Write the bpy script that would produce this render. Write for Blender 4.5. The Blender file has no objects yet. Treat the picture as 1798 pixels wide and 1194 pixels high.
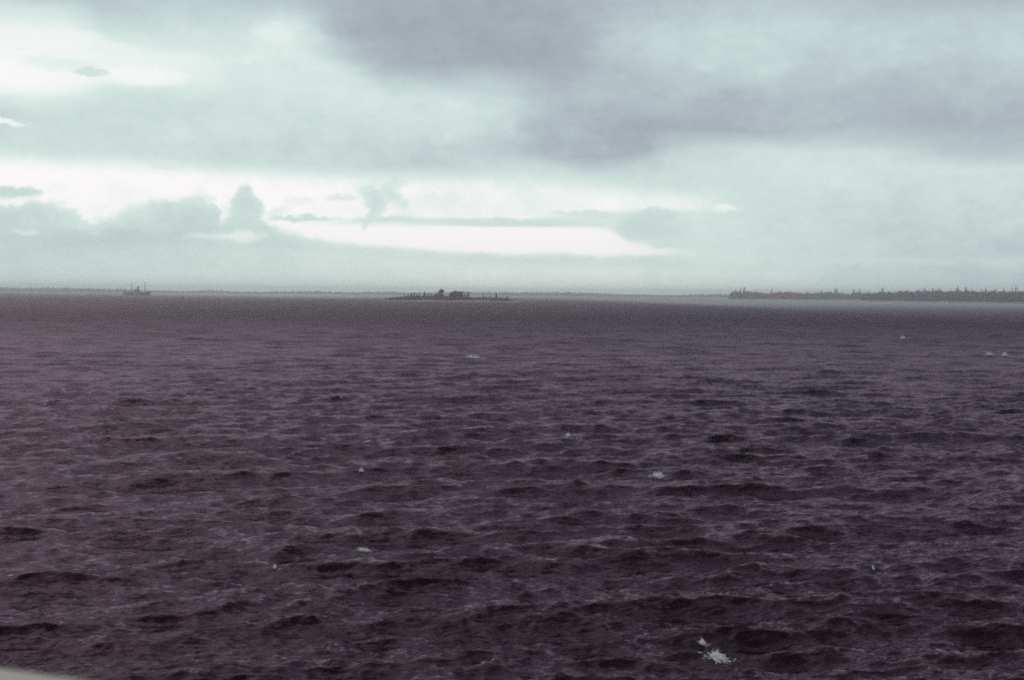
import bpy, bmesh, math, random
import numpy as np
from mathutils import Vector, Matrix

# ------------------------------------------------------------------ camera, sky, sun, exposure
S = bpy.context.scene
COL = S.collection
PW, PH, FPX = 1798.0, 1194.0, 2497.0          # photograph frame and focal length (50 mm on 36 mm film)
CAM_H = 15.0
cam_d = bpy.data.cameras.new('camera')
cam_d.lens = 50.0; cam_d.sensor_width = 36.0; cam_d.clip_start = 0.05; cam_d.clip_end = 60000.0
cam_d.dof.use_dof = True; cam_d.dof.focus_distance = 900.0; cam_d.dof.aperture_fstop = 4.5
cam = bpy.data.objects.new('camera', cam_d); COL.objects.link(cam)
ROLL = math.radians(0.45); PITCH = math.radians(-1.88)
RM = Matrix.Rotation(math.pi/2 + PITCH, 3, 'X') @ Matrix.Rotation(ROLL, 3, 'Z')
cam.matrix_world = Matrix.Translation((0, 0, CAM_H)) @ RM.to_4x4()
S.camera = cam

def ray(px, py):
    return (RM @ Vector(((px - PW/2)/FPX, -(py - PH/2)/FPX, -1.0))).normalized()
def azel(px, py):
    d = ray(px, py)
    return math.degrees(math.atan2(d.x, d.y)), math.degrees(math.asin(d.z))
def on_plane(px, py, z=0.0):
    d = ray(px, py); t = (z - CAM_H)/d.z
    return Vector((d.x*t, d.y*t, z))
def at_range(px, r):
    a = math.radians(azel(px, 520)[0])
    return Vector((math.sin(a)*r, math.cos(a)*r, 0))

SUN_AZ, SUN_EL = -40.0, 46.0                   # behind the cloud, ahead and to the left
class E:                                       # tiny expression builder on shader nodes
    def __init__(s, nt, sock): s.nt, s.s = nt, sock
    def _m(s, op, b=None, c=None, clamp=False):
        n = s.nt.nodes.new('ShaderNodeMath'); n.operation = op; n.use_clamp = clamp
        for i, v in enumerate((s, b, c)):
            if v is None: continue
            if isinstance(v, E): s.nt.links.new(v.s, n.inputs[i])
            else: n.inputs[i].default_value = float(v)
        return E(s.nt, n.outputs[0])
    def __add__(s, o): return s._m('ADD', o)
    __radd__ = __add__
    def __sub__(s, o): return s._m('SUBTRACT', o)
    def __rsub__(s, o): return (s*-1.0) + o
    def __mul__(s, o): return s._m('MULTIPLY', o)
    __rmul__ = __mul__
    def __truediv__(s, o): return s._m('DIVIDE', o)
    def abs(s): return s._m('ABSOLUTE')
    def mn(s, o): return s._m('MINIMUM', o)
    def mx(s, o): return s._m('MAXIMUM', o)
    def clamp(s): return s._m('ADD', 0.0, clamp=True)
    def step(s, lo, hi, t0=0.0, t1=1.0, kind='SMOOTHSTEP'):
        n = s.nt.nodes.new('ShaderNodeMapRange'); n.interpolation_type = kind; n.clamp = True
        s.nt.links.new(s.s, n.inputs[0])
        for i, v in enumerate((lo, hi, t0, t1)):
            if isinstance(v, E): s.nt.links.new(v.s, n.inputs[i+1])
            else: n.inputs[i+1].default_value = float(v)
        return E(s.nt, n.outputs[0])
    def mix(s, o, t):                          # s + (o-s)*t
        d = (o - s) if isinstance(o, E) else (s*-1.0 + o)
        return d*t + s
    def curve(s, pts):                         # float curve on 0..1
        n = s.nt.nodes.new('ShaderNodeFloatCurve'); m = n.mapping; m.extend = 'HORIZONTAL'
        c = m.curves[0]; pts = sorted(pts)
        c.points[0].location = pts[0]; c.points[1].location = pts[-1]
        for p in pts[1:-1]: c.points.new(*p)
        for p in c.points: p.handle_type = 'AUTO_CLAMPED'
        m.update(); s.nt.links.new(s.s, n.inputs['Value'])
        return E(s.nt, n.outputs[0])
def comb(nt, x, y, z):
    n = nt.nodes.new('ShaderNodeCombineXYZ')
    for i, v in enumerate((x, y, z)):
        if isinstance(v, E): nt.links.new(v.s, n.inputs[i])
        else: n.inputs[i].default_value = v
    return n.outputs[0]
def noise(nt, vec, scale, detail=3, rough=0.5, out=0, dist=0.0):
    n = nt.nodes.new('ShaderNodeTexNoise'); n.noise_dimensions = '3D'
    nt.links.new(vec, n.inputs['Vector'])
    n.inputs['Scale'].default_value = scale; n.inputs['Detail'].default_value = detail
    n.inputs['Roughness'].default_value = rough; n.inputs['Distortion'].default_value = dist
    return E(nt, n.outputs[out]) if out == 0 else n.outputs[1]
def sep(nt, sock):
    n = nt.nodes.new('ShaderNodeSeparateXYZ'); nt.links.new(sock, n.inputs[0])
    return [E(nt, n.outputs[i]) for i in range(3)]
def lin(c):
    return tuple(((v/255)/12.92 if v/255 <= .04045 else ((v/255+.055)/1.055)**2.4) for v in c)

SKY_STRENGTH = 0.1
def build_world():
    w = bpy.data.worlds.new('World'); S.world = w; w.use_nodes = True
    nt = w.node_tree; nt.nodes.clear()
    out = nt.nodes.new('ShaderNodeOutputWorld'); bg = nt.nodes.new('ShaderNodeBackground')
    bg.inputs['Strength'].default_value = SKY_STRENGTH
    nt.links.new(bg.outputs[0], out.inputs[0])
    tc = nt.nodes.new('ShaderNodeTexCoord')
    dx, dy, dz = sep(nt, tc.outputs['Generated'])
    az = dx._m('ARCTAN2', dy)*57.29578
    el = dz._m('ARCSINE')*57.29578
    el = el.mx(0.0)
    P = comb(nt, dx, dy, dz*2.6)               # noise space: clouds flattened towards the horizon
    Pw = comb(nt, dx, dy, dz*1.6)
    n1 = noise(nt, P, 9.0, 3, .55) - 0.5
    n1b = noise(nt, comb(nt, dx + 7.3, dy + 2.1, dz*2.6), 9.0, 3, .55) - 0.5
    n2 = noise(nt, Pw, 38.0, 5, .6) - 0.5
    n2b = noise(nt, comb(nt, dx + 3.3, dy + 5.1, dz*1.6), 38.0, 5, .6) - 0.5
    n3 = noise(nt, Pw, 120.0, 5, .62) - 0.5
    # soft deck
    a1 = az + n1b*5.0 + n2b*1.2; e1 = el + n1*1.7 + n2*0.45
    # crisp clouds near the horizon
    a2 = az + n2b*1.5 + n3*.5; e2 = el + n2*0.55 + n3*0.5
    # streaks: hardly moved
    a3 = az + n2b*1.5; e3 = el + n1*0.12 + n2*0.16
    N = lambda a: (a + 26.0)*(1/52.0)
    A1, A2, A3 = N(a1), N(a2), N(a3)
    rows = [
     (500, [(0,211),(300,217),(600,224),(900,232),(1200,227),(1500,209),(1798,196)]),
     (455, [(0,203),(200,207),(400,212),(600,220),(900,226),(1100,229),(1300,217),(1500,207),(1798,196)]),
     (405, [(0,204),(300,203),(600,214),(1000,222),(1300,211),(1500,205),(1798,199)]),
     (355, [(0,214),(600,220),(1000,221),(1200,216),(1400,210),(1798,207)]),
     (300, [(0,214),(200,214),(400,210),(600,204),(800,200),(930,210),(1100,206),(1300,213),(1500,216),(1798,214)]),
     (265, [(0,210),(200,211),(400,207),(600,204),(800,199),(900,194),(1000,173),(1100,168),(1180,196),(1300,208),(1500,213),(1650,200),(1700,188),(1798,186)]),
     (225, [(0,202),(200,207),(400,211),(600,212),(800,210),(900,205),(980,178),(1100,168),(1300,170),(1450,180),(1600,176),(1700,172),(1798,174)]),
     (175, [(0,216),(100,217),(300,213),(500,216),(700,217),(800,217),(900,202),(1000,184),(1100,182),(1300,176),(1500,184),(1600,179),(1798,184)]),
     (115, [(0,246),(100,244),(200,234),(300,231),(400,224),(500,224),(600,206),(700,168),(800,163),(900,162),(1000,165),(1090,186),(1200,199),(1300,201),(1500,196),(1700,199),(1798,201)]),
     (55,  [(0,218),(100,214),(200,200),(300,208),(400,208),(500,222),(560,208),(620,176),(700,162),(900,162),(1000,167),(1100,195),(1200,200),(1400,203),(1600,196),(1798,194)]),
     (5,   [(0,160),(100,166),(200,178),(300,190),(400,188),(500,182),(600,170),(800,168),(900,163),(1000,170),(1200,186),(1400,189),(1600,180),(1798,168)]),
    ]
    v = None; pe = None
    for y, pts in rows:
        e = azel(899, y)[1]
        c = A1.curve([(min(.999, max(.001, (azel(x, y)[0] + 26)/52)), g/255) for x, g in pts])
        v = c if v is None else v.mix(c, e1.step(pe, e, kind='LINEAR'))
        pe = e
    v = v + n1*0.06 + n2*0.095 + n3*.055 + .012

    def edge(A, pts):                          # elevation (deg) of an outline, pixel polyline
        return A.curve([((azel(x, y)[0] + 26)/52, azel(x, y)[1]/13.0) for x, y in pts])*13.0
    rag = n2*1.5 + n3*1.3
    def blob(v, x, y, rx, ry, g, amt=1.0, soft=.9, warp=(a2, e2)):
        a0, e0 = azel(x, y)
        k = 57.29578/FPX
        da, de = (warp[0] - a0)*(1/(rx*k)), (warp[1] - e0)*(1/(ry*k))
        d = da*da + de*de + rag
        return v.mix(g/255, d.step(1+soft, max(0, 1-soft), 0, amt))
    # bright opening above the cumulus bank
    topA = edge(A3, [(-200,286),(0,290),(200,297),(400,312),(600,319),(800,322),(930,326),(1050,341),(1200,355),(1300,364),(1400,372)])
    botA = edge(A3, [(-200,420),(0,400),(400,405),(480,402),(600,396),(800,388),(950,384),(1030,374),(1080,369),(1200,369),(1290,369),(1400,372)])
    m = e3.step(topA + .75, topA - .3)*e3.step(botA - .2, botA + .2)
    m = m*a1.step(9.6, 6.0)
    white = az.step(-12, -3, 1.0, .945) + n1*.14 + n2*.16 + n3*.06
    v = v.mix(white, m)
    # lower opening
    topB = edge(A3, [(-200,440),(350,415),(440,398),(560,395),(800,397),(950,398),(1060,402),(1110,424),(1200,441),(1300,446)])
    botB = edge(A3, [(-200,440),(350,418),(400,425),(470,424),(600,427),(700,434),(760,440),(850,446),(900,449),(950,444),(1010,448),(1200,450),(1300,447)])
    m = e3.step(topB + .16, topB - .12)*e3.step(botB - .2, botB + .16)*(a1 + n2*2.0).step(8.5, 4.2)
    v = v.mix(.995, m)
    # grey cumulus bank on the left
    topC = edge(A2, [(-200,345),(0,352),(60,352),(100,362),(130,369),(160,390),(185,384),(215,371),(250,359),(290,357),(320,352),(352,344),(380,346),(389,388),(398,376),(408,352),(420,332),(430,324),(446,338),(456,356),(468,376),(490,398),(520,408),(560,421),(620,428),(760,444),(900,452)])
    botC = edge(A2, [(-200,420),(0,425),(200,422),(330,418),(400,424),(520,426),(640,430),(760,446),(900,454)])
    rim = (topC - e2).step(0.0, .7, .05, -.015)
    m = e2.step(topC + .24, topC - .22)*e2.step(botC - .5, botC + .1)
    v = v.mix(.81 + n2*.12 + n1*.1 + rim, m*.92)
    v = blob(v, 396, 372, 16, 22, 216, .5)
    v = blob(v, 18, 336, 48, 11, 203, .9)
    v = blob(v, 25, 356, 22, 6, 248, .9)
    v = blob(v, 45, 407, 24, 5, 232, .6)
    v = blob(v, 428, 414, 26, 9, 246, .6, 1.8)
    v = blob(v, 385, 414, 44, 5, 238, .6, 1.6)
    # torn scraps in the opening
    v = blob(v, 530, 383, 50, 6, 206, .8)
    v = blob(v, 488, 372, 24, 12, 226, .7)
    v = blob(v, 515, 352, 30, 8, 236, .8)
    v = blob(v, 594, 347, 26, 6, 228, .9)
    for bx, by, brx, bry, ba in ((640,338,18,9,.55),(650,352,16,12,.7),(690,332,20,14,.6),(674,346,18,11,.6),(660,360,14,12,.7),(650,375,10,12,.7),(643,392,8,10,.6),(700,350,12,16,.5)):
        v = blob(v, bx, by, brx, bry, 212, ba, 1.5)
    v = blob(v, 760, 356, 40, 12, 236, .7)
    # thin grey streak between the two openings
    ts = edge(A3, [(560,388),(700,385),(860,387),(1000,391),(1060,394)])
    v = v.mix(.85, ((e3 - ts + n2*.2).abs()).step(.2, .0)*az.step(-8.0, -5.5)*az.step(4.2, 1.0)*(n1*1.6 + .85).clamp())
    v = blob(v, 870, 394, 120, 4, 212, .7, .9, (a3, e3))
    # right end of the openings
    v = blob(v, 1140, 398, 52, 20, 206, .75, 1.7)
    v = blob(v, 1040, 375, 60, 5, 218, .7)
    v = blob(v, 1180, 430, 40, 5, 214, .6)
    v = blob(v, 1276, 365, 18, 5, 244, .8, 1.4)
    # bright breaks high on the left
    v = blob(v, 50, 112, 150, 50, 240, .7, 1.8, (a1, e1))
    v = blob(v, 250, 132, 120, 30, 240, .6, 1.8, (a1, e1))
    v = blob(v, 20, 128, 100, 26, 252, .9, 1.4)
    v = blob(v, 80, 72, 80, 18, 244, .8, 1.5)
    v = blob(v, 250, 132, 60, 14, 252, .8, 1.5)
    v = blob(v, 190, 85, 50, 9, 238, .8)
    v = blob(v, 95, 112, 42, 9, 222, .5, 1.6)
    v = blob(v, 160, 128, 30, 7, 212, .8)
    v = blob(v, 480, 55, 30, 16, 234, .7)
    v = blob(v, 5, 214, 40, 5, 246, .9)
    v = blob(v, 295, 292, 30, 6, 228, .7)
    # beyond the frame the deck carries on, darkened to deepen the water's reflections
    zc = dz.mx(0.0) + 0.16
    Q = comb(nt, dx/zc, dy/zc, 0.0)
    g = noise(nt, Q, 1.1, 4, .52)
    gen = g.step(.25, .75, .47, .76)
    wgt = az.abs().step(21.5, 40).mx(el.step(11.8, 17.0))
    v = v.mix(gen, wgt)
    v = v.clamp()
    ramp = nt.nodes.new('ShaderNodeValToRGB'); cr = ramp.color_ramp
    stops = [(.50,(125,129,142)),(.60,(152,160,169)),(.68,(169,179,186)),(.76,(187,203,205)),(.83,(205,223,220)),
             (.89,(220,235,230)),(.94,(238,245,242)),(1.0,(255,252,252))]
    cr.elements[0].position = stops[0][0]; cr.elements[0].color = (*lin(stops[0][1]), 1)
    cr.elements[1].position = stops[-1][0]; cr.elements[1].color = (*lin(stops[-1][1]), 1)
    for p, c in stops[1:-1]:
        e = cr.elements.new(p); e.color = (*lin(c), 1)
    nt.links.new(v.s, ramp.inputs[0])
    up = nt.nodes.new('ShaderNodeVectorMath'); up.operation = 'SCALE'
    nt.links.new(ramp.outputs[0], up.inputs[0]); up.inputs['Scale'].default_value = 1.0/SKY_STRENGTH
    sky = nt.nodes.new('ShaderNodeTexSky'); sky.sky_type = 'NISHITA'; sky.sun_disc = False
    sky.sun_elevation = math.radians(SUN_EL); sky.sun_rotation = math.radians(SUN_AZ)
    mixn = nt.nodes.new('ShaderNodeMix'); mixn.data_type = 'RGBA'
    mixn.inputs[0].default_value = 0.97        # cloud cover over the clear sky
    nt.links.new(sky.outputs[0], mixn.inputs[6]); nt.links.new(up.outputs[0], mixn.inputs[7])
    nt.links.new(mixn.outputs[2], bg.inputs['Color'])
build_world()

sun_d = bpy.data.lights.new('sun', 'SUN'); sun_d.energy = 0.75; sun_d.angle = math.radians(60); sun_d.color = (1.0, .96, .9)
sun = bpy.data.objects.new('sun', sun_d); COL.objects.link(sun)
sv = Vector((math.sin(math.radians(SUN_AZ))*math.cos(math.radians(SUN_EL)), math.cos(math.radians(SUN_AZ))*math.cos(math.radians(SUN_EL)), math.sin(math.radians(SUN_EL))))
sun.rotation_euler = (-sv).to_track_quat('-Z', 'Y').to_euler(); sun.location = (0, 0, 200)

S.view_settings.view_transform = 'Standard'; S.view_settings.look = 'None'
S.view_settings.exposure = 0.0; S.view_settings.gamma = 1.0; S.view_settings.use_curve_mapping = False
S.cycles.use_denoising = False
S.cycles.pixel_filter_type = 'BLACKMAN_HARRIS'; S.cycles.filter_width = 2.0
S.cycles.volume_bounces = 2; S.cycles.max_bounces = 6

# ------------------------------------------------------------------ helpers
def tag(o, label=None, cat=None, group=None, kind=None):
    for k, v in (('label', label), ('category', cat), ('group', group), ('kind', kind)):
        if v: o[k] = v
    return o
def link_mesh(name, verts, faces, mat, parent=None, smooth=False):
    me = bpy.data.meshes.new(name); me.from_pydata([tuple(v) for v in verts], [], faces); me.update()
    if smooth: me.shade_smooth()
    me.materials.append(mat)
    o = bpy.data.objects.new(name, me); COL.objects.link(o)
    if parent: o.parent = parent
    return o
def bm_obj(name, bm, mat, parent=None, smooth=False):
    me = bpy.data.meshes.new(name); bm.to_mesh(me); bm.free()
    if smooth: me.shade_smooth()
    me.materials.append(mat)
    o = bpy.data.objects.new(name, me); COL.objects.link(o)
    if parent: o.parent = parent
    return o
def empty(name, loc, rz=0):
    o = bpy.data.objects.new(name, None); COL.objects.link(o); o.location = loc; o.rotation_euler = (0, 0, rz)
    o.empty_display_size = .5
    return o
def copy_tree(o):
    c = o.copy(); COL.objects.link(c)
    for ch in [x for x in o.children]:
        d = ch.copy(); COL.objects.link(d); d.parent = c
    return c
def material(name, base, rough=.8, var=.25, scale=1.0, spec=.2):
    m = bpy.data.materials.new(name); m.use_nodes = True; nt = m.node_tree
    b = nt.nodes['Principled BSDF']; b.inputs['Roughness'].default_value = rough
    b.inputs['Specular IOR Level'].default_value = spec
    tc = nt.nodes.new('ShaderNodeNewGeometry')
    f = noise(nt, tc.outputs['Position'], scale, 4, .6)
    r = nt.nodes.new('ShaderNodeValToRGB')
    r.color_ramp.elements[0].position = .3; r.color_ramp.elements[1].position = .7
    r.color_ramp.elements[0].color = (*[c*(1-var) for c in base], 1)
    r.color_ramp.elements[1].color = (*[min(1, c*(1+var)) for c in base], 1)
    nt.links.new(f.s, r.inputs[0]); nt.links.new(r.outputs[0], b.inputs['Base Color'])
    return m
M_SPRUCE = material('dark spruce needles', (.20, .050, .072), .9, .35, .35)
M_BROAD = material('dull broadleaf foliage', (.21, .050, .072), .9, .35, .4)
M_SCRUB = material('low scrub', (.20, .055, .075), .9, .3, .5)
M_GREYWOOD = material('grey mixed woodland', (.14, .072, .088), .9, .3, .1)
M_BARK = material('bark', (.06, .045, .04), .9, .3, 2)
M_LAND = material('peaty ground', (.07, .05, .05), .95, .3, .08)
M_ROCK_GLEAM = material('pale rock and shore gleam', (.42, .39, .41), .85, .35, .12)  # paleness also paints the bright water line under the shores
M_FOAM = material('sea foam', (.90, .88, .86), .7, .1, 6)
M_PAINT = material('worn off white ship paint', (.42, .36, .32), .5, .07, 9, .4)
M_HULL = material('rust red ship hull', (.10, .022, .03), .6, .25, .3)
M_HOUSE = material('ship deckhouse paint', (.20, .12, .13), .6, .15, .4)
M_DARK = material('dark ship metal', (.05, .045, .05), .6, .2, .5)
M_DECK = material('ship deck planking', (.25, .2, .16), .8, .3, 3)

# ------------------------------------------------------------------ the sea: wind waves from a spectrum
rng = np.random.default_rng(23)
WIND = math.radians(-71)                       # the waves run towards the ship and to the right
LP = 14.5; HS = .92
def band(L, n, lmin, lmax, rot, spread):
    k1 = np.fft.fftfreq(n, L/n)*2*np.pi
    kx, ky = np.meshgrid(k1, k1, indexing='ij')
    k = np.hypot(kx, ky); k[0, 0] = 1
    w = np.sqrt(9.81*k); wp = math.sqrt(9.81*2*np.pi/LP)
    sg = np.where(w <= wp, .07, .09)
    Sw = w**-5*np.exp(-1.25*(wp/w)**4)*3.0**np.exp(-(w-wp)**2/(2*sg**2*wp**2))
    th = np.arctan2(ky, kx) - (WIND - rot)
    th = (th + np.pi) % (2*np.pi) - np.pi
    s = np.maximum(1.0, spread*np.minimum(1, (wp/w)**.9))
    D = np.cos(th/2)**(2*s)
    lam = 2*np.pi/k
    cut = ((lam > lmin) & (lam <= lmax)).astype(float)
    E2 = Sw*(.5*9.81/w)/k*D*cut*(2*np.pi/L)**2
    E2[0, 0] = 0
    amp = np.sqrt(E2)*(rng.normal(size=(n, n)) + 1j*rng.normal(size=(n, n)))
    f = lambda F: np.fft.ifft2(F).real*n*n
    return f(amp), f(1j*kx/k*amp), f(1j*ky/k*amp)
BANDS = []                                     # (L, n, lmin, rot, h, dx, dy)
for L, n, lmin, lmax, rot, sp in ((617., 512, 6.0, 60., .35, 13), (163., 512, 1.4, 6.0, -.5, 9), (41., 256, .45, 1.4, 1.1, 6)):
    BANDS.append((L, n, lmin, rot) + band(L, n, lmin, lmax, rot, sp))
# scale everything to the significant wave height
var = sum(b[4].var() for b in BANDS); sc_ = HS/4/math.sqrt(var)
CHOP = 1.1; SKEW = .4
def sea(x, y, spacing=None):
    """displacement of the sea at rest position x, y"""
    X = np.zeros_like(x); Y = np.zeros_like(x); Z = np.zeros_like(x)
    for i, (L, n, lmin, rot, h, hx, hy) in enumerate(BANDS):
        c, s = math.cos(rot), math.sin(rot)
        u = ((c*x + s*y)/L*n) % n; v = ((-s*x + c*y)/L*n) % n
        iu = np.floor(u).astype(int); iv = np.floor(v).astype(int); fu = u - iu; fv = v - iv
        iu %= n; iv %= n; ju = (iu+1) % n; jv = (iv+1) % n
        w00, w10, w01, w11 = (1-fu)*(1-fv), fu*(1-fv), (1-fu)*fv, fu*fv
        S_ = lambda A: A[iu, iv]*w00 + A[ju, iv]*w10 + A[iu, jv]*w01 + A[ju, jv]*w11
        lref = lmin*1.5
        fade = 1.0 if spacing is None else np.clip((lref/np.maximum(spacing, 1e-3) - 1.6)/1.6, 0, 1)
        g = sc_*(.78 if i == 0 else .95 if i == 1 else .85)
        a, b = S_(hx)*g*fade, S_(hy)*g*fade
        # hx, hy live in the rotated frame
        X += CHOP*(c*a - s*b); Y += CHOP*(s*a + c*b); Z += S_(h)*g*fade
    X += SKEW*math.cos(WIND)*Z; Y += SKEW*math.sin(WIND)*Z    # crests lean forward, down the wind
    return X, Y, Z

def water_material():
    m = bpy.data.materials.new('dark choppy sea'); m.use_nodes = True; nt = m.node_tree
    nt.nodes.remove(nt.nodes['Principled BSDF'])
    b = nt.nodes.new('ShaderNodeBsdfAnisotropic'); b.distribution = 'GGX'
    geo = nt.nodes.new('ShaderNodeNewGeometry')
    x, y, z = sep(nt, geo.outputs['Position'])
    r = (x*x + y*y)._m('SQRT')
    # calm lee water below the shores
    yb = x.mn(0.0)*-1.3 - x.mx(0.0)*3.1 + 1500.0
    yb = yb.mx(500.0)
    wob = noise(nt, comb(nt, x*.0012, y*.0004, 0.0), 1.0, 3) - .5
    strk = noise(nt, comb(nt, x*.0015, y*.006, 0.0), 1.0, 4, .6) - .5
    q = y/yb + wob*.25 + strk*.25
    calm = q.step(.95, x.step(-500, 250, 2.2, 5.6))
    tint = nt.nodes.new('ShaderNodeMix'); tint.data_type = 'RGBA'   # reflection darkened and purpled over the chop; paler tint paints the sheen near shores
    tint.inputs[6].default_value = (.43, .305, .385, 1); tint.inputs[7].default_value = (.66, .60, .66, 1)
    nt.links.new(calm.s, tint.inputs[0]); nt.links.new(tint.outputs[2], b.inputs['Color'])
    # gust streaks and patches across the open water
    cw, sw = math.cos(.40), math.sin(.40)
    pu, pv = x*cw + y*sw, y*cw - x*sw
    gust = noise(nt, comb(nt, pu*.010, pv*.028, 0.0), 1.0, 4, .6) - .5
    chop = noise(nt, comb(nt, pu*.09, pv*.24, 0.0), 1.0, 4, .65) - .5
    rough = r.step(60, 900, .10, .38) + gust*.16 + chop*.2
    rough = rough.mix(.22, calm)
    rough = rough.mx(.08)
    nt.links.new(rough.s, b.inputs['Roughness'])
    # ripples: perturbed normal at three sizes, elongated along the crests
    vec = comb(nt, pu*.45, pv*1.5, z*0.6)
    amt = [(.5, .28), (1.3, .72), (3.2, .9), (8.0, .75)]
    cur = geo.outputs['Normal']
    fadeb = (1.0 - calm)*r.step(80, 350, 1.0, 1.7)*r.step(600, 1800, 1.0, .35)
    for s, a in amt:
        c = noise(nt, vec, s, 3, .6, out=1)
        vm = nt.nodes.new('ShaderNodeVectorMath'); vm.operation = 'SUBTRACT'
        nt.links.new(c, vm.inputs[0]); vm.inputs[1].default_value = (.5, .5, .5)
        sc = nt.nodes.new('ShaderNodeVectorMath'); sc.operation = 'SCALE'
        nt.links.new(vm.outputs[0], sc.inputs[0]); nt.links.new((fadeb*a).s, sc.inputs['Scale'])
        ad = nt.nodes.new('ShaderNodeVectorMath'); ad.operation = 'ADD'
        nt.links.new(cur, ad.inputs[0]); nt.links.new(sc.outputs[0], ad.inputs[1])
        cur = ad.outputs[0]
    nm = nt.nodes.new('ShaderNodeVectorMath'); nm.operation = 'NORMALIZE'
    nt.links.new(cur, nm.inputs[0])
    d0 = nt.nodes.new('ShaderNodeVectorMath'); d0.operation = 'DOT_PRODUCT'      # facets turned out of sight tip back to the visible side
    nt.links.new(nm.outputs[0], d0.inputs[0]); nt.links.new(geo.outputs['Incoming'], d0.inputs[1])
    k0 = (0.03 - E(nt, d0.outputs['Value'])).mx(0.0)
    s0 = nt.nodes.new('ShaderNodeVectorMath'); s0.operation = 'SCALE'; nt.links.new(geo.outputs['Incoming'], s0.inputs[0]); nt.links.new(k0.s, s0.inputs['Scale'])
    a0 = nt.nodes.new('ShaderNodeVectorMath'); a0.operation = 'ADD'; nt.links.new(nm.outputs[0], a0.inputs[0]); nt.links.new(s0.outputs[0], a0.inputs[1])
    nm = nt.nodes.new('ShaderNodeVectorMath'); nm.operation = 'NORMALIZE'; nt.links.new(a0.outputs[0], nm.inputs[0])
    nt.links.new(nm.outputs[0], b.inputs['Normal'])
    df = nt.nodes.new('ShaderNodeBsdfDiffuse'); df.inputs['Color'].default_value = (.012, .004, .006, 1)   # light coming back out of the water
    # Fresnel reflectance of water averaged over the unresolved facets (rougher = less grazing)
    dt = nt.nodes.new('ShaderNodeVectorMath'); dt.operation = 'DOT_PRODUCT'
    nt.links.new(nm.outputs[0], dt.inputs[0]); nt.links.new(geo.outputs['Incoming'], dt.inputs[1])
    c = E(nt, dt.outputs['Value']).mx(0.0)
    al = rough*rough*1.55
    ce = (c*c + al*al)._m('SQRT').mn(1.0)
    F = (1.0 - ce)._m('POWER', 5.0)*.98 + .02
    ms = nt.nodes.new('ShaderNodeMixShader'); nt.links.new(F.s, ms.inputs[0])
    nt.links.new(df.outputs[0], ms.inputs[1]); nt.links.new(b.outputs[0], ms.inputs[2])
    nt.links.new(ms.outputs[0], nt.nodes['Material Output'].inputs['Surface'])
    return m

def build_sea():
    K = .0040
    r = np.concatenate([np.geomspace(3, 42, 26)[:-1], np.exp(np.arange(math.log(42), math.log(2700), K)), np.geomspace(2710, 11300, 36)])
    nf, W = 850, math.radians(32)
    tf = np.linspace(-W, W, nf); tb = np.linspace(W, 2*np.pi - W, 74)[1:-1]
    th = np.concatenate([tf, tb]); dth = np.concatenate([np.full(nf, 2*W/(nf-1)), np.full(len(tb), .077)])
    R, T = np.meshgrid(r, th, indexing='ij')
    x, y = R*np.sin(T), R*np.cos(T)
    dr = np.gradient(r)
    sp = np.maximum(np.broadcast_to(dr[:, None], R.shape)*.8, R*dth[None, :])
    X, Y, Z = sea(x, y, sp)
    co = np.stack([x+X, y+Y, Z], -1).reshape(-1, 3).astype(np.float32)
    nr, nc = R.shape
    i = np.arange(nr-1)[:, None]; j = np.arange(nc)[None, :]; j2 = (j+1) % nc
    q = np.stack([i*nc + j, (i+1)*nc + j, (i+1)*nc + j2, i*nc + j2], -1).reshape(-1, 4)[:, ::-1]
    me = bpy.data.meshes.new('sea')
    nq = len(q)
    me.vertices.add(len(co)); me.vertices.foreach_set('co', co.ravel())
    lp = np.concatenate([q.ravel(), np.arange(nc)[::-1]]).astype(np.int32)
    me.loops.add(len(lp)); me.loops.foreach_set('vertex_index', lp)
    me.polygons.add(nq+1)
    me.polygons.foreach_set('loop_start', np.concatenate([np.arange(nq)*4, [nq*4]]).astype(np.int32))
    me.update(calc_edges=True); me.validate()
    me.shade_smooth()
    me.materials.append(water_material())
    o = bpy.data.objects.new('sea', me); COL.objects.link(o); tag(o, kind='structure')
    return o
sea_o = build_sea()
print('sea normal z', sea_o.data.polygons[5000].normal.z)

# ------------------------------------------------------------------ land
def land(name, px0, px1, r0, r1, width, height, mat, n=60, seed=0, pale=None, tip=.25):
    """a low island: a ridge running across from pixel column px0 at range r0 to px1 at r1"""
    rd = random.Random(seed)
    a, b = at_range(px0, r0), at_range(px1, r1)
    along = (b - a); nrm = Vector((-along.y, along.x, 0)).normalized()
    if nrm.y < 0: nrm = -nrm
    V, F = [], []
    prof = [(0, -.6), (.03, .35), (.10, .55), (.30, .85), (.55, 1), (.85, .8), (1, -.6)]
    wob = [rd.uniform(-1, 1) for _ in range(n+3)]
    for i in range(n+1):
        t = i/n
        env = min(1, (t/tip)**.6 if tip else 1, ((1-t)/tip)**.6 if tip else 1)
        c = a + along*t
        for f, h in prof:
            hh = height*env*h*(1 + .25*wob[i]) if h > 0 else h
            V.append(c + nrm*(width*env*(f - .0) + wob[i]*width*.04*(1 if f < .2 else 0)) + Vector((0, 0, hh)))
    m = len(prof)
    for i in range(n):
        for k in range(m-1):
            F.append((i*m+k, (i+1)*m+k, (i+1)*m+k+1, i*m+k+1))
    o = link_mesh(name, V, F, mat, smooth=False)
    tag(o, kind='structure')
    return o, a, b, nrm
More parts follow.
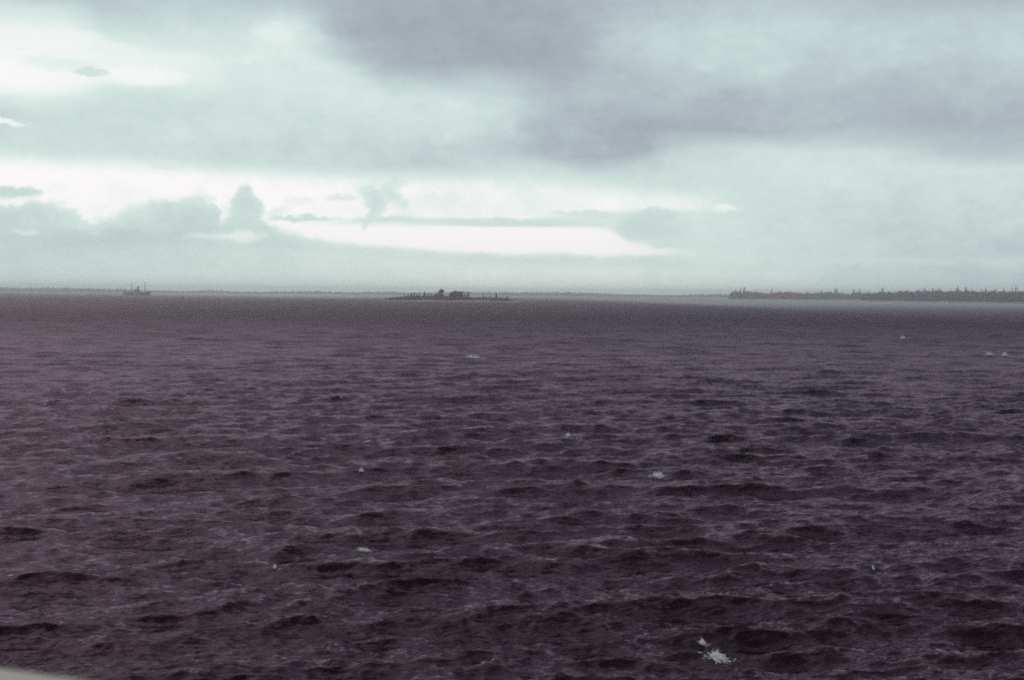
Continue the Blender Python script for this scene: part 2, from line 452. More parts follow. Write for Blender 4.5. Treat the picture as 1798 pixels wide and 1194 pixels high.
def shore_gleam_rim(name, a, b, nrm, n, size, seed):
    """a broken pale rim added to stand for gleaming water and surf (uncountable at this range)"""
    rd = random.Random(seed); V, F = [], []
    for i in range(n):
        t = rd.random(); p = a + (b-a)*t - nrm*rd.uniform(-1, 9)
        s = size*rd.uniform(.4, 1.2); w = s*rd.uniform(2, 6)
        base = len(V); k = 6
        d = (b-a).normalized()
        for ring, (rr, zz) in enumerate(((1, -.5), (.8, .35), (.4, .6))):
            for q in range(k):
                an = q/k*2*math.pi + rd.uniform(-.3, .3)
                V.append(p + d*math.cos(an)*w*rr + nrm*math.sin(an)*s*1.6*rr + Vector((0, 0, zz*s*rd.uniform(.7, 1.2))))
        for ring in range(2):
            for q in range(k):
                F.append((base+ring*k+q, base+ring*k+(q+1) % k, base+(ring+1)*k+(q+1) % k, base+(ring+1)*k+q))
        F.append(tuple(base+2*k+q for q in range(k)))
    o = link_mesh(name, V, F, M_ROCK_GLEAM); tag(o, kind='stuff')
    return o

# ------------------------------------------------------------------ trees
def spruce_geo(h, seed, rad=.15, bare=.12, lean=0.0):
    rd = random.Random(seed); V, F = [], []
    z = h*bare; lev = 0
    while z < h*.97:
        t = (z/h - bare)/(1-bare)
        R = h*rad*(1-t)**.7*rd.uniform(.75, 1.2) + .25
        nb = 7 if t < .5 else 5
        a0 = rd.random()*6.28
        for q in range(nb):
            if rd.random() < .1: continue
            an = a0 + q/nb*6.28 + rd.uniform(-.3, .3); L = R*rd.uniform(.7, 1.25)
            c, s = math.cos(an), math.sin(an); w = L*.55 + .15
            dr = L*rd.uniform(.25, .55); x0 = lean*z
            b = len(V)
            V += [(x0, 0, z+.25*L), (x0+c*L*.6-s*w, s*L*.6+c*w, z-dr*.5), (x0+c*L, s*L, z-dr), (x0+c*L*.6+s*w, s*L*.6-c*w, z-dr*.5), (x0+c*L*.5, s*L*.5, z-dr*.9-.3)]
            F += [(b, b+1, b+2), (b, b+2, b+3), (b+1, b+4, b+2), (b+2, b+4, b+3)]
        z += h*.045*rd.uniform(.75, 1.2)
    b = len(V); x0 = lean*h
    V += [(x0-.45, 0, h*.9), (x0+.45, .2, h*.9), (x0, -.45, h*.9), (x0, 0, h)]
    F += [(b, b+1, b+3), (b+1, b+2, b+3), (b+2, b, b+3)]
    return V, F
def broad_geo(h, seed, rx=.36, lobes=6, n=170, low=.14, lean=0.0):
    rd = random.Random(seed); V, F = [], []
    L = []
    for i in range(lobes):
        L.append((rd.uniform(-rx, rx)*h*.6, rd.uniform(-rx, rx)*h*.6, h*rd.uniform(low+.14, .82), h*rx*rd.uniform(.35, .62)))
    L.append((0, 0, h*.8, h*.2))
    for i in range(n):
        cx, cy, cz, R = rd.choice(L)
        d = Vector((rd.gauss(0, 1), rd.gauss(0, 1), rd.gauss(0, 1))).normalized()*R*rd.uniform(.55, 1.05)
        p = Vector((cx, cy, cz)) + d
        p.x += lean*p.z
        if p.z < h*low or p.z > h*1.02: continue
        s = h*rd.uniform(.07, .14)
        u = Vector((rd.gauss(0, 1), rd.gauss(0, 1), rd.gauss(0, .6))).normalized(); v = u.orthogonal().normalized()
        b = len(V)
        V += [p-u*s, p+v*s*.8, p+u*s, p-v*s*.8]
        F += [(b, b+1, b+2, b+3)]
    return [tuple(v) for v in V], F
def trunk_geo(h, r, lean=0.0, limbs=0, seed=0):
    rd = random.Random(seed); V, F = [], []
    def tube(p, q, r0, r1, k=6):
        p, q = Vector(p), Vector(q); d = (q-p).normalized(); u = d.orthogonal().normalized(); v = d.cross(u); b = len(V)
        for c, rr in ((p, r0), (q, r1)):
            for i in range(k):
                a = i/k*6.2832; V.append(c + u*math.cos(a)*rr + v*math.sin(a)*rr)
        for i in range(k): F.append((b+i, b+(i+1) % k, b+k+(i+1) % k, b+k+i))
    tube((0, 0, -.8), (lean*h*.5, 0, h*.5), r, r*.65); tube((lean*h*.5, 0, h*.5), (lean*h, 0, h*.95), r*.65, r*.12)
    for i in range(limbs):
        a = rd.random()*6.28; z = h*rd.uniform(.25, .6)
        tube((lean*z, 0, z), (lean*z+math.cos(a)*h*.22, math.sin(a)*h*.22, z+h*.2), r*.45, r*.12, 5)
    return V, F
PROTO = {}
def proto(kind, h, seed, **kw):
    key = (kind, round(h, 1), seed, tuple(sorted(kw.items())))
    if key in PROTO: return PROTO[key]
    lean = kw.get('lean', 0)
    if kind == 'spruce': cg, tg, cm = spruce_geo(h, seed, **kw), trunk_geo(h, h*.014+.08, lean), M_SPRUCE
    elif kind == 'broad': cg, tg, cm = broad_geo(h, seed, **kw), trunk_geo(h, h*.02+.08, lean, 4, seed), M_BROAD
    else: cg, tg, cm = broad_geo(h, seed, **kw), trunk_geo(h, h*.02+.06, lean, 3, seed), M_SCRUB
    def mk(n, g, m):
        me = bpy.data.meshes.new(n); me.from_pydata([tuple(v) for v in g[0]], [], g[1]); me.materials.append(m); return me
    PROTO[key] = (mk('crown', cg, cm), mk('trunk', tg, M_BARK))
    return PROTO[key]
NAMES = {'spruce': ('spruce_tree', 'tree'), 'broad': ('broadleaf_tree', 'tree'), 'scrub': ('shrub', 'shrub')}
def plant(kind, loc, h, seed, label, group=None, scale=1.0, parts=True, **kw):
    cm, tm = proto(kind, h, seed, **kw)
    nm, cat = NAMES[kind]
    e = empty(nm, loc, 0); e.scale = (scale,)*3
    if scale == 1.0 and 'lean' not in kw: e.rotation_euler[2] = seed*1.7
    for n, me in (('crown', cm), ('trunk', tm)):
        o = bpy.data.objects.new(n, me); COL.objects.link(o); o.parent = e
    tag(e, label, cat, group)
    return e

# --- the small central island
IR = 2400.0
isl, ia, ib, inrm = land('island', 672, 906, IR+20, IR-10, 70, 3.2, M_ROCK_GLEAM, 46, 3)
shore_gleam_rim('shore_gleam_rim', ia, ib, inrm, 170, 2.3, 5)
def island_spot(px, depth, rd):
    t = (px-672)/(906-672)
    p = ia + (ib-ia)*t
    env = min(1, (t/.25)**.6 if t > 0 else 0, ((1-t)/.25)**.6)
    return p + inrm*(70*env*depth) + Vector((0, 0, max(.3, 3.2*env*.72))), env
MPP = IR/FPX
rd = random.Random(4)
Z = lambda zx: 600 + zx/4.495
def hgt(zy, env=1): return (300-zy)/4.495*MPP*1.25
row = [('scrub',345,289),('scrub',360,287),('scrub',376,284),('scrub',392,283),('scrub',408,279),('scrub',425,276),('scrub',441,278),('scrub',456,274),
       ('spruce',480,262),('scrub',495,272),('spruce',511,256),('spruce',540,246),('spruce',563,243),('spruce',585,256),('spruce',601,251),('spruce',632,238),('spruce',660,250),('spruce',684,246),('spruce',706,262)]
ORD = 'first second third fourth fifth sixth seventh eighth ninth tenth eleventh twelfth thirteenth fourteenth fifteenth sixteenth seventeenth eighteenth nineteenth twentieth twenty-first twenty-second twenty-third twenty-fourth twenty-fifth twenty-sixth'.split()
ordn = ['first','second','third','fourth','fifth','sixth','seventh','eighth','ninth','tenth','eleventh','twelfth','thirteenth','fourteenth']
ns = nsc = 0
for i, (k, zx, zy) in enumerate(row):
    p, env = island_spot(Z(zx), rd.uniform(.15, .5), rd)
    h = max(2.2, hgt(zy) - p.z + 1.5)
    if k == 'spruce':
        lab = f'{ordn[ns]} slender spruce from the left in the row left of the small island tall clump'; ns += 1
        plant('spruce', p, h, 20+i, lab, 'spruces in a row on the left half of the small island', rad=.26 if h < 9 else .23, bare=.04)
    else:
        plant('scrub', p, h, 20+i, f'{ordn[nsc]} low dark shrub from the left on the left end of the small island', 'shrubs on the left end of the small island', rx=.7, low=.02, n=120); nsc += 1
# undergrowth between the trees: one mass
V, F = [], []
for i in range(440):
    px = rd.uniform(684, 893); p, env = island_spot(px, rd.uniform(.06, .7), rd)
    g = broad_geo(rd.uniform(5.0, 8.0)*min(1.0, .4 + (px-684)/60) if px < 815 else rd.uniform(3.4, 6.4), 900+i, rx=.8, low=.0, n=30, lobes=3)
    b = len(V); V += [Vector(v)+p for v in g[0]]; F += [tuple(q+b for q in f) for f in g[1]]
tag(link_mesh('undergrowth', V, F, M_SCRUB), 'low dark undergrowth covering the small central island', kind='stuff')
clump = [('broad',736,257,.26,'low left shoulder tree of the left tall clump on the small island',0),
         ('broad',752,240,.24,'middle tree of the leaning left tall clump on the small island',.10),
         ('broad',768,228,.24,'tallest tree of the small island left clump, its top leaning right',.14),
         ('scrub',803,276,.5,'low shrub in the gap between the two tall clumps on the small island',0),
         ('broad',836,262,.3,'low left edge tree of the broad right clump on the small island',0),
         ('broad',858,245,.27,'second tree from the left in the broad right clump on the small island',0),
         ('broad',882,236,.27,'tallest middle tree of the broad right clump on the small island',0),
         ('broad',906,240,.27,'fourth tree from the left in the broad right clump on the small island',0),
         ('broad',930,239,.24,'right-hand tall tree ending the broad right clump on the small island',0),
         ('spruce',966,245,.15,'left one of two narrow columnar trees right of the broad clump on the island',0),
         ('spruce',989,236,.2,'taller right one of two narrow columnar trees right of the broad clump on the island',0),
         ('scrub',1030,284,.6,'shrub just right of the two columnar trees on the small island',0),
         ('scrub',1062,283,.6,'low shrub midway between columnar trees and lone spruces on the small island',0),
         ('spruce',1105,266,.2,'first small lone spruce from the left on the small island\'s low right half',0),
         ('scrub',1132,284,.6,'shrub between the first and second lone spruces on the small island\'s right half',0),
         ('spruce',1161,266,.2,'second small lone spruce from the left on the small island\'s low right half',0),
         ('spruce',1211,251,.17,'tallest lone spruce standing on the small island\'s low right half',0),
         ('spruce',1241,274,.22,'short lone spruce just right of the tallest one on the small island\'s right half',0),
         ('scrub',1264,285,.6,'low shrub between the last two lone spruces on the small island\'s right half',0),
         ('spruce',1300,268,.22,'last lone spruce nearest the small central island\'s right tip',0),
         ('scrub',1330,288,.6,'rightmost low shrub at the small central island\'s right tip',0)]
for i, (k, zx, zy, w, lab, ln) in enumerate(clump):
    p, env = island_spot(Z(zx), rd.uniform(.2, .45), rd)
    h = max(2.0, hgt(zy)*(1.0 if k == 'broad' else 1.2 if zx > 1000 else 1.05) - p.z + 1.5)
    kw = dict(rad=w, bare=.05) if k == 'spruce' else dict(rx=w, low=.03 if k == 'scrub' else .06, n=560 if k == 'broad' else 150, lobes=9 if k == 'broad' else 5)
    if ln: kw['lean'] = ln
    plant(k, p, h, 60+i, lab, None, **kw)

# --- wooded island and mainland on the right
def wood(name, a, b, nrm, width, n, hmin, hmax, z0, mat, seed, label, hf=None, tris=1):
    rd = random.Random(seed); V, F = [], []
    along = b - a
    d = along.normalized()
    for i in range(n):
        t = rd.random(); p = a + along*t + nrm*rd.uniform(.06, 1)*width + Vector((0, 0, z0))
        h = rd.uniform(hmin, hmax)*(hf(t) if hf else 1)
        if rd.random() < .5:
            R = h*rd.uniform(.13, .22); k = 5; bI = len(V)
            a0 = rd.random()*6
            for lv, (zz, rr) in enumerate(((-.02, 1.0), (.3, .95), (.62, .5))):
                for q in range(k):
                    an = a0 + q/k*6.283 + lv*.5; r_ = R*rr*rd.uniform(.6, 1.25)
                    V.append(p + Vector((math.cos(an)*r_, math.sin(an)*r_, h*zz*rd.uniform(.9, 1.1))))
            V.append(p + Vector((rd.uniform(-.3, .3), 0, h)))
            for lv in range(2):
                for q in range(k): F.append((bI+lv*k+q, bI+lv*k+(q+1) % k, bI+(lv+1)*k+(q+1) % k, bI+(lv+1)*k+q))
            for q in range(k): F.append((bI+2*k+q, bI+2*k+(q+1) % k, bI+3*k))
        else:
            R = h*rd.uniform(.25, .4); k = 6; bI = len(V)
            for lv, (zz, rr) in enumerate(((-.02, .8), (.3, 1.0), (.65, .9), (.9, .45))):
                for q in range(k):
                    an = q/k*6.283; r_ = R*rr*rd.uniform(.6, 1.25)
                    V.append(p + Vector((math.cos(an)*r_, math.sin(an)*r_, h*zz*rd.uniform(.88, 1.12))))
            for lv in range(3):
                for q in range(k): F.append((bI+lv*k+q, bI+lv*k+(q+1) % k, bI+(lv+1)*k+(q+1) % k, bI+(lv+1)*k+q))
            F.append(tuple(bI+3*k+q for q in range(k)))
    o = link_mesh(name, V, F, mat); tag(o, label, kind='stuff')
    return o
# island, columns 1290..1575
wa_r, wb_r = on_plane(1288, 525.3).length, on_plane(1574, 527.2).length
wi, wa, wb, wn = land('wooded_island', 1297, 1574, wa_r, wb_r, 120, 3.0, M_ROCK_GLEAM, 50, 8, tip=.06)
shore_gleam_rim('shore_gleam_rim', wa, wb, wn, 170, 2.6, 6)
wood('wood', wa + (wb-wa)*.012, wb - (wb-wa)*.02, wn, 90, 1500, 15.0, 26, 1.6, M_SPRUCE, 31, 'dark dense wood on the near right-hand island', hf=lambda t: (.98 + .1*math.sin(t*23) + .1*math.sin(t*61)) if t < .85 else 1 - (t-.85)*2.0)
ZR = lambda zx: 1250 + zx/3.281
spk = [(140,196),(150,182),(165,168),(183,160),(200,176),(215,152),(240,180),(262,186),(282,170),(310,184),(332,186),(355,164),(395,182),(420,186),(452,178),(497,172),(520,182),(545,178),(575,184),(610,176),(628,168),(660,182),(683,176),(718,158),(741,163),(766,180),(800,184),(822,158),(845,182),(872,160),(895,176),(906,178),(926,174),(960,180),(984,160),(997,156),(1020,180)]
nt_ = ns_ = 0
for i, (zx, zy) in enumerate(spk):
    px = ZR(zx); t = (px-1297)/(1574-1297); p = wa + (wb-wa)*t + wn*rd.uniform(10, 50) + Vector((0, 0, 1.6))
    mpp = p.length/FPX; h = (222 - zy)/3.281*mpp*1.08
    if zx == 215: lab, g = 'tallest spindly spruce near the left tip of the wooded right-hand island', None
    elif zx == 140: lab, g = 'lowest dark tree at the very left tip of the wooded right-hand island', None
    elif zx == 355: lab, g = 'tall lone spruce standing above the low left stretch of the wooded right-hand island', None
    elif zy < 170: lab, g = f'{ORD[nt_]} tall thin spruce from the left rising well above the near right-hand wooded island', 'tall spruces above the right-hand island'
    else: lab, g = f'{ORD[ns_]} short spruce from the left barely rising above the near right-hand wooded island', 'short spruces above the right-hand island'
    nt_ += g is not None and g.startswith('tall'); ns_ += g is not None and g.startswith('short')
    plant('spruce', p, round(h), i % 7 + 200, lab, g, scale=.97 + .06*rd.random(), rad=.17, bare=.1, lean=.06)
MR0, MR1 = on_plane(1498, 528.2).length, on_plane(1798, 532.2).length*.9
# mainland behind, columns 1540..1798 and beyond the frame
mi, ma, mb, mn_ = land('wooded_shore', 1498, 2150, MR0, MR1, 260, 3.5, M_ROCK_GLEAM, 60, 9, tip=.03)
shore_gleam_rim('shore_gleam_rim', ma, mb, mn_, 240, 2.8, 7)
wood('wood', ma, mb, mn_, 200, 2900, 18, 30, 2.0, M_GREYWOOD, 32, 'long greyish wood along the shore at the right edge', hf=lambda t: min(1.0, .72 + t*2.5)*(1 + .08*math.sin(t*41) + .07*math.sin(t*97)))
spk = [(1090,172),(1130,170),(1165,160),(1190,162),(1225,168),(1272,160),(1300,168),(1330,162),(1360,150),(1385,164),(1414,152),(1440,168),(1476,158),(1500,168),(1540,164),(1572,170),(1600,164),(1640,162),(1671,150),(1700,168),(1712,162),(1740,158),(1770,166),(1790,162)]
nt_ = ns_ = 0
for i, (zx, zy) in enumerate(spk):
    px = ZR(zx); t = (px-1498)/(2150-1498); rr = MR0 + (MR1-MR0)*t
    p = at_range(px, rr) ; p = p + mn_*rd.uniform(15, 60) + Vector((0, 0, 2.0))
    h = (236 - zy)/3.281*rr/FPX*1.08
    if zx == 1360: lab, g = 'tallest spruce above the left part of the grey right-edge wood', None
    elif zx == 1671: lab, g = 'tallest spruce near the right end of the grey right-edge wood', None
    else: lab, g = f'{ORD[ns_]} thin spruce tip from the left standing above the grey wood at the right edge', 'spruces above the right-edge shore'
    ns_ += g is not None
    plant('spruce', p, round(h), i % 6 + 300, lab, g, scale=.97 + .06*rd.random(), rad=.165, bare=.1, lean=.05)

# --- the low far shore closing the view
FR = 9000.0
def far_pt(px):                                # skyline in the photograph
    pts = [(-700,502),(0,503.5),(150,504),(215,506),(260,509),(330,510),(380,508),(420,511),(470,512),(520,510),(560,509.5),(600,512),(660,511),(690,510),(720,513),(800,511),(880,511.5),(1000,511.5),(1060,514),(1100,516),(1160,518),(1200,516.5),(1260,515),(1320,516),(1500,517),(2500,521)]
    for (x0, y0), (x1, y1) in zip(pts, pts[1:]):
        if x0 <= px <= x1: return y0 + (y1-y0)*(px-x0)/(x1-x0)
    return 515
V, F = [], []
rd = random.Random(77)
cols = [(-700 + i*8) for i in range(401)]
for px in cols:
    el_ = azel(px, far_pt(px))[1]
    c = at_range(px, FR); n = c.normalized()
    top = max(5.0, CAM_H + FR*math.tan(math.radians(el_)) - 10)
    for dd, zz in ((0, -.8), (30, top*.35), (120, top*.8), (300, top), (700, top*.7), (900, -.8)):
        V.append(c + n*dd + Vector((0, 0, zz + (rd.uniform(-1, 1) if zz > 2 else 0))))
for i in range(400):
    for k in range(5): F.append((i*6+k, (i+1)*6+k, (i+1)*6+k+1, i*6+k+1))
tag(link_mesh('far_shore', V, F, M_LAND), kind='structure')
V, F = [], []
for i in range(6500):
    px = rd.uniform(-690, 2490); el_ = azel(px, far_pt(px))[1]
    dd = rd.choice((20, 60, 120, 200, 280))+rd.uniform(-15, 15)
    c = at_range(px, FR); p = c + c.normalized()*dd
    tot = max(9.0, CAM_H + FR*math.tan(math.radians(el_)))
    zb = max(5.0, tot-11)*min(1, .35+.65*(dd-30)/270 if dd > 30 else .3)
    h = 11*rd.uniform(.7, 1.15)
    if rd.random() < .05: h *= 1.5
    R = h*rd.uniform(.16, .45); b = len(V); k = 5
    for zz, rr in ((-.1, .8), (.35, 1), (.7, .6)):
        for q in range(k):
            an = q/k*6.283; V.append(p + Vector((math.cos(an)*R*rr*rd.uniform(.7, 1.2), math.sin(an)*R*rr, zb + h*zz)))
    V.append(p + Vector((0, 0, zb + h)))
    for lv in range(2):
        for q in range(k): F.append((b+lv*k+q, b+lv*k+(q+1) % k, b+(lv+1)*k+(q+1) % k, b+(lv+1)*k+q))
    for q in range(k): F.append((b+2*k+q, b+2*k+(q+1) % k, b+3*k))
tag(link_mesh('far_wood', V, F, M_GREYWOOD), 'hazy blue grey wood along the far horizon shore', kind='stuff')

# ------------------------------------------------------------------ cargo ship on the left
def box(bm, x0, x1, y0, y1, z0, z1, taper=0.0):
    vs = [bm.verts.new((x, y, z)) for z, t in ((z0, 0), (z1, taper)) for x, y in ((x0+t, y0+t), (x1-t, y0+t), (x1-t, y1-t), (x0+t, y1-t))]
    for f in ((3, 2, 1, 0), (4, 5, 6, 7), (0, 1, 5, 4), (1, 2, 6, 5), (2, 3, 7, 6), (3, 0, 4, 7)): bm.faces.new([vs[i] for i in f])
def bar(bm, p, q, r0, r1, k=8):
    p, q = Vector(p), Vector(q); d = (q-p).normalized(); u = d.orthogonal().normalized(); v = d.cross(u)
    rings = [[bm.verts.new(c + u*math.cos(i/k*6.2832)*r + v*math.sin(i/k*6.2832)*r) for i in range(k)] for c, r in ((p, r0), (q, r1))]
    for i in range(k): bm.faces.new((rings[0][i], rings[0][(i+1) % k], rings[1][(i+1) % k], rings[1][i]))
    bm.faces.new(rings[1]); bm.faces.new(rings[0][::-1])
def build_ship():
    R = 4500.0; mpp = R/FPX
    root = empty('cargo_ship', at_range(241, R), 0)
    root.rotation_euler = (0, 0, math.radians(6))
    tag(root, 'small dark red cargo ship with two masts, seen side-on at the far left horizon', 'ship')
    L = 43*mpp
    bm = bmesh.new(); secs = []
    # hull sections: t, half beam, keel, sheer height, forward rake; bow to the left (-x)
    for t, hb, sh, rk in ((0, .15, 12.5, -3.5), (.03, 2.2, 12.0, -2.2), (.08, 5, 11.0, -1), (.16, 7, 9.6, 0), (.17, 7, 8.2, 0), (.4, 7.5, 7.6, 0), (.7, 7.5, 7.8, 0), (.84, 7.2, 8.4, 0), (.85, 7.2, 10.2, 0), (.93, 6, 10.6, .6), (.98, 3.6, 10.8, 1.6), (1, 1.6, 10.9, 2.2)):
        x = -L/2 + t*L; ring = []
        for f, z in ((.25, -2.5), (.85, 0), (1, sh*.55), (1.02, sh)):
            ring.append((x + rk*max(0, z)/sh, hb*f, z))
        pts = [(a, -b, c) for a, b, c in ring] + [(a, b, c) for a, b, c in ring[::-1]]
        secs.append([bm.verts.new(p) for p in pts])
    n = 8
    for s0, s1 in zip(secs, secs[1:]):
        for i in range(n): bm.faces.new((s0[i], s0[(i+1) % n], s1[(i+1) % n], s1[i]))
    bm.faces.new(secs[0]); bm.faces.new(secs[-1][::-1])
    bmesh.ops.recalc_face_normals(bm, faces=bm.faces)
    bm_obj('hull', bm, M_HULL, root)
    bm = bmesh.new()
    box(bm, -12, 12, -6.4, 6.4, 7.5, 12.2); box(bm, -9, 9.5, -6, 6, 12.2, 15); box(bm, -6, 1.5, -5.4, 5.4, 15, 18.6)
    dh = bm_obj('deckhouse', bm, M_HOUSE, root)
    def pane(*a):
        bm = bmesh.new(); box(bm, *a); bm_obj('window', bm, M_DARK, dh)
    for x in np.arange(-5.4, 1.2, 1.3):
        for q in (-1, 1): pane(x, x+.9, q*5.41-.03, q*5.41+.03, 15.9, 16.9)
    for y in np.arange(-4.8, 4.6, 1.3): pane(-6.04, -5.98, y, y+.95, 15.9, 16.9)
    bm = bmesh.new(); bar(bm, (2.5, 0, 15), (3.2, 0, 28), 3.1, 2.7, 14); bm_obj('funnel', bm, M_DARK, root)
    bm = bmesh.new(); box(bm, L*.36, L*.47, -5, 5, 10, 12.8); bm_obj('poop_house', bm, M_HOUSE, root)
    for x, top in ((-L*.215, 39), (L*.30, 40)):
        bm = bmesh.new(); bar(bm, (x, 0, 7), (x, 0, top), 1.3, .7); box(bm, x-.4, x+.4, -3.4, 3.4, top*.72, top*.72+.7)
        mo = bm_obj('mast', bm, M_DARK, root)
        for dx_, dz_ in ((11, 9), (-9, 8)):
            bm = bmesh.new(); bar(bm, (x, .6, 10), (x+dx_, .6, 10+dz_), .3, .18); bm_obj('derrick_boom', bm, M_DARK, mo)
    for x in (-L*.30, -L*.14, L*.2):
        bm = bmesh.new(); box(bm, x-4, x+4, -3.5, 3.5, 7.4, 9.2, .25); bm_obj('cargo_hatch', bm, M_DARK, root)
    for s in (-1, 1):
        bm = bmesh.new()
        bmesh.ops.create_uvsphere(bm, u_segments=10, v_segments=6, radius=1, matrix=Matrix.Translation((5.5, s*6.6, 13.6)) @ Matrix.Diagonal((3.2, 1.0, .9, 1)))
        bm_obj('lifeboat', bm, M_HOUSE, root)
build_ship()

# ------------------------------------------------------------------ whitecaps and spray on the crests
def crest_near(px, py, rad):
    p = on_plane(px, py)
    for _ in range(3):                          # meet the raised surface
        X, Y, Zz = sea(np.array([p.x]), np.array([p.y]), np.array([p.length*.004])); p = on_plane(px, py, float(Zz[0]))
    g = np.linspace(-rad, rad, 25); gx, gy = np.meshgrid(g, g)
    x, y = gx.ravel()*.5 + p.x, gy.ravel() + p.y
    X, Y, Zz = sea(x, y, np.full_like(x, p.length*.004))
    i = int(np.argmax(Zz - .15*np.hypot(gx.ravel(), gy.ravel())/rad))
    return x[i], y[i]
ICO = None
def whitecap(px, py, w_px, h_px, label, seed, n=60, rad=2.0):
    rd = random.Random(seed)
    x0, y0 = crest_near(px, py, rad)
    dist = math.hypot(x0, y0); w_px *= .85; h_px *= .72 if dist > 90 else .85; w = w_px/FPX*dist; h = h_px/FPX*dist
    bm = bmesh.new()
    gx = np.array([max(-2.2, min(2.2, rd.gauss(0, .6)))*w*.5 for _ in range(n)])
    xs = x0 + gx; ys = np.array([y0 + rd.gauss(0, .35)*max(w*.5, h) for _ in range(n)])
    X, Y, Zz = sea(xs, ys, np.full(n, dist*.004))
    c0 = Vector((x0, y0, float(Zz.mean())))
    for i in range(n):
        u = abs(gx[i])/(w*.5)
        up = abs(rd.gauss(0, .42))*h*max(.12, 1-u*.6)
        far_ = max(u/1.4, up/(h*.8))
        s = min(.22, max(.010, h*.11))*rd.uniform(.4, 1.1)*max(.22, 1-far_*.75)
        p = Vector((xs[i]+X[i], ys[i]+Y[i], Zz[i] + up))
        m = Matrix.Translation(p - c0) @ Matrix.Rotation(rd.gauss(0, .5), 4, 'Y') @ Matrix.Diagonal((s*rd.uniform(1, 2.4), s*rd.uniform(.8, 1.4), s*rd.uniform(.6, 1.3), 1))
        r = bmesh.ops.create_icosphere(bm, subdivisions=1, radius=1, matrix=m)
        for v in r['verts']: v.co += Vector((rd.gauss(0, .2), rd.gauss(0, .2), rd.gauss(0, .2)))*s
    for i in range(n//5):                       # flecks trailing along the crest
        fx = x0 + rd.gauss(0, 1.0)*w*.7; fy = y0 + rd.gauss(0, .5)*w
        X1, Y1, Z1 = sea(np.array([fx]), np.array([fy]), np.array([dist*.004]))
        s = min(.12, max(.01, h*.06))*rd.uniform(.4, 1.3)
        bmesh.ops.create_icosphere(bm, subdivisions=1, radius=1, matrix=Matrix.Translation(Vector((fx+X1[0], fy+Y1[0], Z1[0]+s*.1)) - c0) @ Matrix.Diagonal((s*rd.uniform(1.2, 3.5), s*1.3, s*.35, 1)))
    o = bm_obj('whitecap', bm, M_FOAM); o.location = c0
    tag(o, label, 'whitecap', 'whitecaps on the open water')
for i, a in enumerate([
    (1271, 1160, 24, 22, 'largest bright white splash of spray in the lower right foreground', 90),
    (1241, 1135, 13, 14, 'narrow upright white splash just left of the largest foreground splash', 40),
    (1156, 842, 22, 17, 'solid white breaking crest alone in the right middle water', 60),
    (641, 968, 24, 12, 'small pale breaking crest in the left foreground water', 45),
    (831, 629, 28, 11, 'thin white streaky whitecap far out below the small central island', 60),
    (1577, 596, 7, 12, 'tiny whitecap farthest out, below the right-hand wooded shore', 30),
    (1746, 627, 15, 10, 'left one of a pair of tiny whitecaps near the right edge', 35),
    (1765, 626, 8, 12, 'right one of a pair of tiny whitecaps near the right edge', 30),
    (995, 766, 9, 11, 'tiny white fleck on a dark wave in the middle of the sea', 25),
    (971, 769, 7, 5, 'faint foam fleck just left of the dark mid-sea wave', 20),
    (650, 826, 9, 11, 'small white fleck on a dark wave left of centre', 25),
    (480, 998, 6, 10, 'small pale fleck of foam in the left foreground', 22),
    (893, 931, 7, 5, 'small foam glint on a long foreground crest at centre', 18),
    (1540, 1000, 4, 9, 'thin upright foam fleck in the right foreground', 14)]):
    whitecap(*a[:5], 500+i, n=a[5]*4, rad=.7 if a[1] > 900 else 1.4 if a[1] > 700 else 4.0)

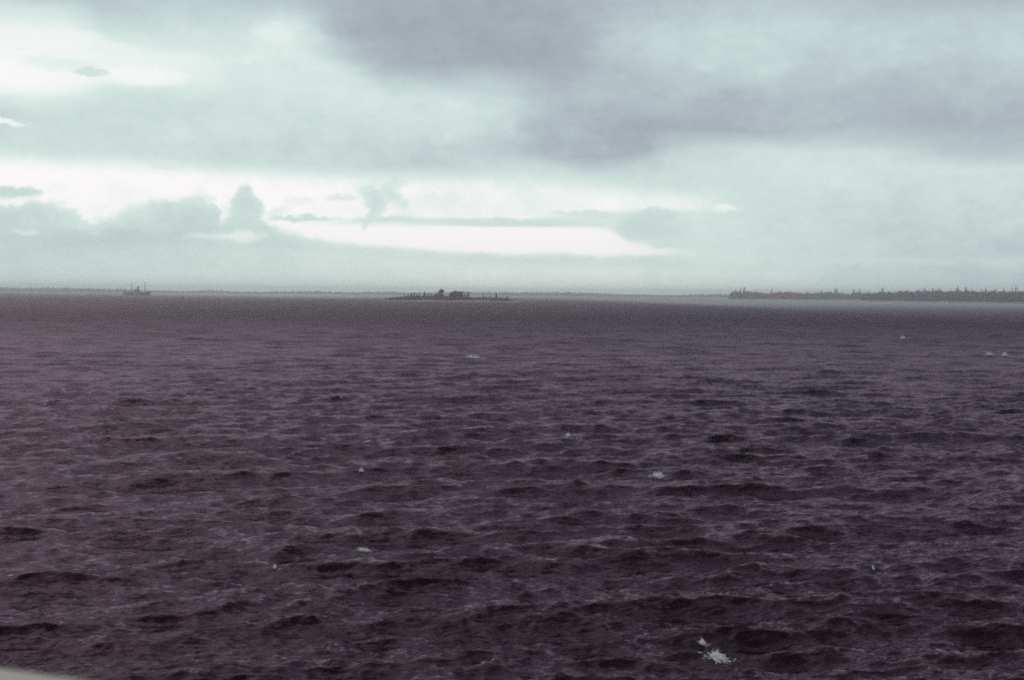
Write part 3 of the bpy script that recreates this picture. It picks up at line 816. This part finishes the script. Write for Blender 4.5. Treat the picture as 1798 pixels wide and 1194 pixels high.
# ------------------------------------------------------------------ the rail of the ship the view is taken from
def build_rail():
    ZT = CAM_H - .45
    a, b = on_plane(0, 1165, ZT), on_plane(190, 1193, ZT)
    d = (b - a).normalized(); inn = Vector((d.y, -d.x, 0))
    if inn.dot(Vector((0, -1, 0))) < 0: inn = -inn
    root = empty('ship_rail', a, 0)
    tag(root, 'blurred off white cap rail of the near ship in the bottom left corner', 'ship rail')
    T = lambda s, o, z: d*s + inn*o + Vector((0, 0, z))
    def sweep(name, prof, s0, s1, n, mat):
        bm = bmesh.new(); rings = []
        for i in range(n+1):
            s = s0 + (s1-s0)*i/n
            rings.append([bm.verts.new(T(s, o, z)) for o, z in prof])
        k = len(prof)
        for r0, r1 in zip(rings, rings[1:]):
            for i in range(k): bm.faces.new((r0[i], r0[(i+1) % k], r1[(i+1) % k], r1[i]))
        bm.faces.new(rings[0]); bm.faces.new(rings[-1][::-1]); bmesh.ops.recalc_face_normals(bm, faces=bm.faces)
        return bm_obj(name, bm, mat, root)
    sweep('cap_rail', [(0, -.03), (.004, -.012), (.016, 0), (.15, .004), (.166, -.008), (.17, -.03), (.166, -.055), (.01, -.055)], -3.2, 2.6, 30, M_PAINT)
    sweep('bulwark_plate', [(.06, -.056), (.07, -.056), (.07, -1.15), (.06, -1.15)], -3.2, 2.6, 12, M_PAINT)
    sweep('hull_side', [(.02, -1.16), (.07, -1.16), (.07, -18), (.02, -18)], -3.2, 2.6, 12, M_PAINT)
    sweep('deck', [(.08, -1.16), (3.6, -1.13), (3.6, -1.2), (.08, -1.23)], -3.2, 2.6, 4, M_DECK)
    for s in np.arange(-2.8, 2.5, .9):
        bm = bmesh.new()
        pts = [(.071, -.058), (.15, -.058), (.42, -1.14), (.071, -1.14)]
        v0 = [bm.verts.new(T(s, o, z)) for o, z in pts]; v1 = [bm.verts.new(T(s+.012, o, z)) for o, z in pts]
        bm.faces.new(v0); bm.faces.new(v1[::-1])
        for i in range(4): bm.faces.new((v0[i], v0[(i+1) % 4], v1[(i+1) % 4], v1[i]))
        bm_obj('stay_bracket', bm, M_PAINT, root)
build_rail()

# ------------------------------------------------------------------ damp air over the water
def build_haze():
    bm = bmesh.new(); box(bm, -11600, 11600, -11600, 11600, -20.5, 50)
    m = bpy.data.materials.new('damp sea air'); m.use_nodes = True; nt = m.node_tree
    nt.nodes.remove(nt.nodes['Principled BSDF'])
    v = nt.nodes.new('ShaderNodeVolumePrincipled'); v.inputs['Color'].default_value = (.985, .995, 1.0, 1)
    v.inputs['Density'].default_value = 1.38e-4; v.inputs['Anisotropy'].default_value = .82
    nt.links.new(v.outputs[0], nt.nodes['Material Output'].inputs['Volume'])
    o = bm_obj('haze', bm, m); tag(o, kind='stuff')
build_haze()
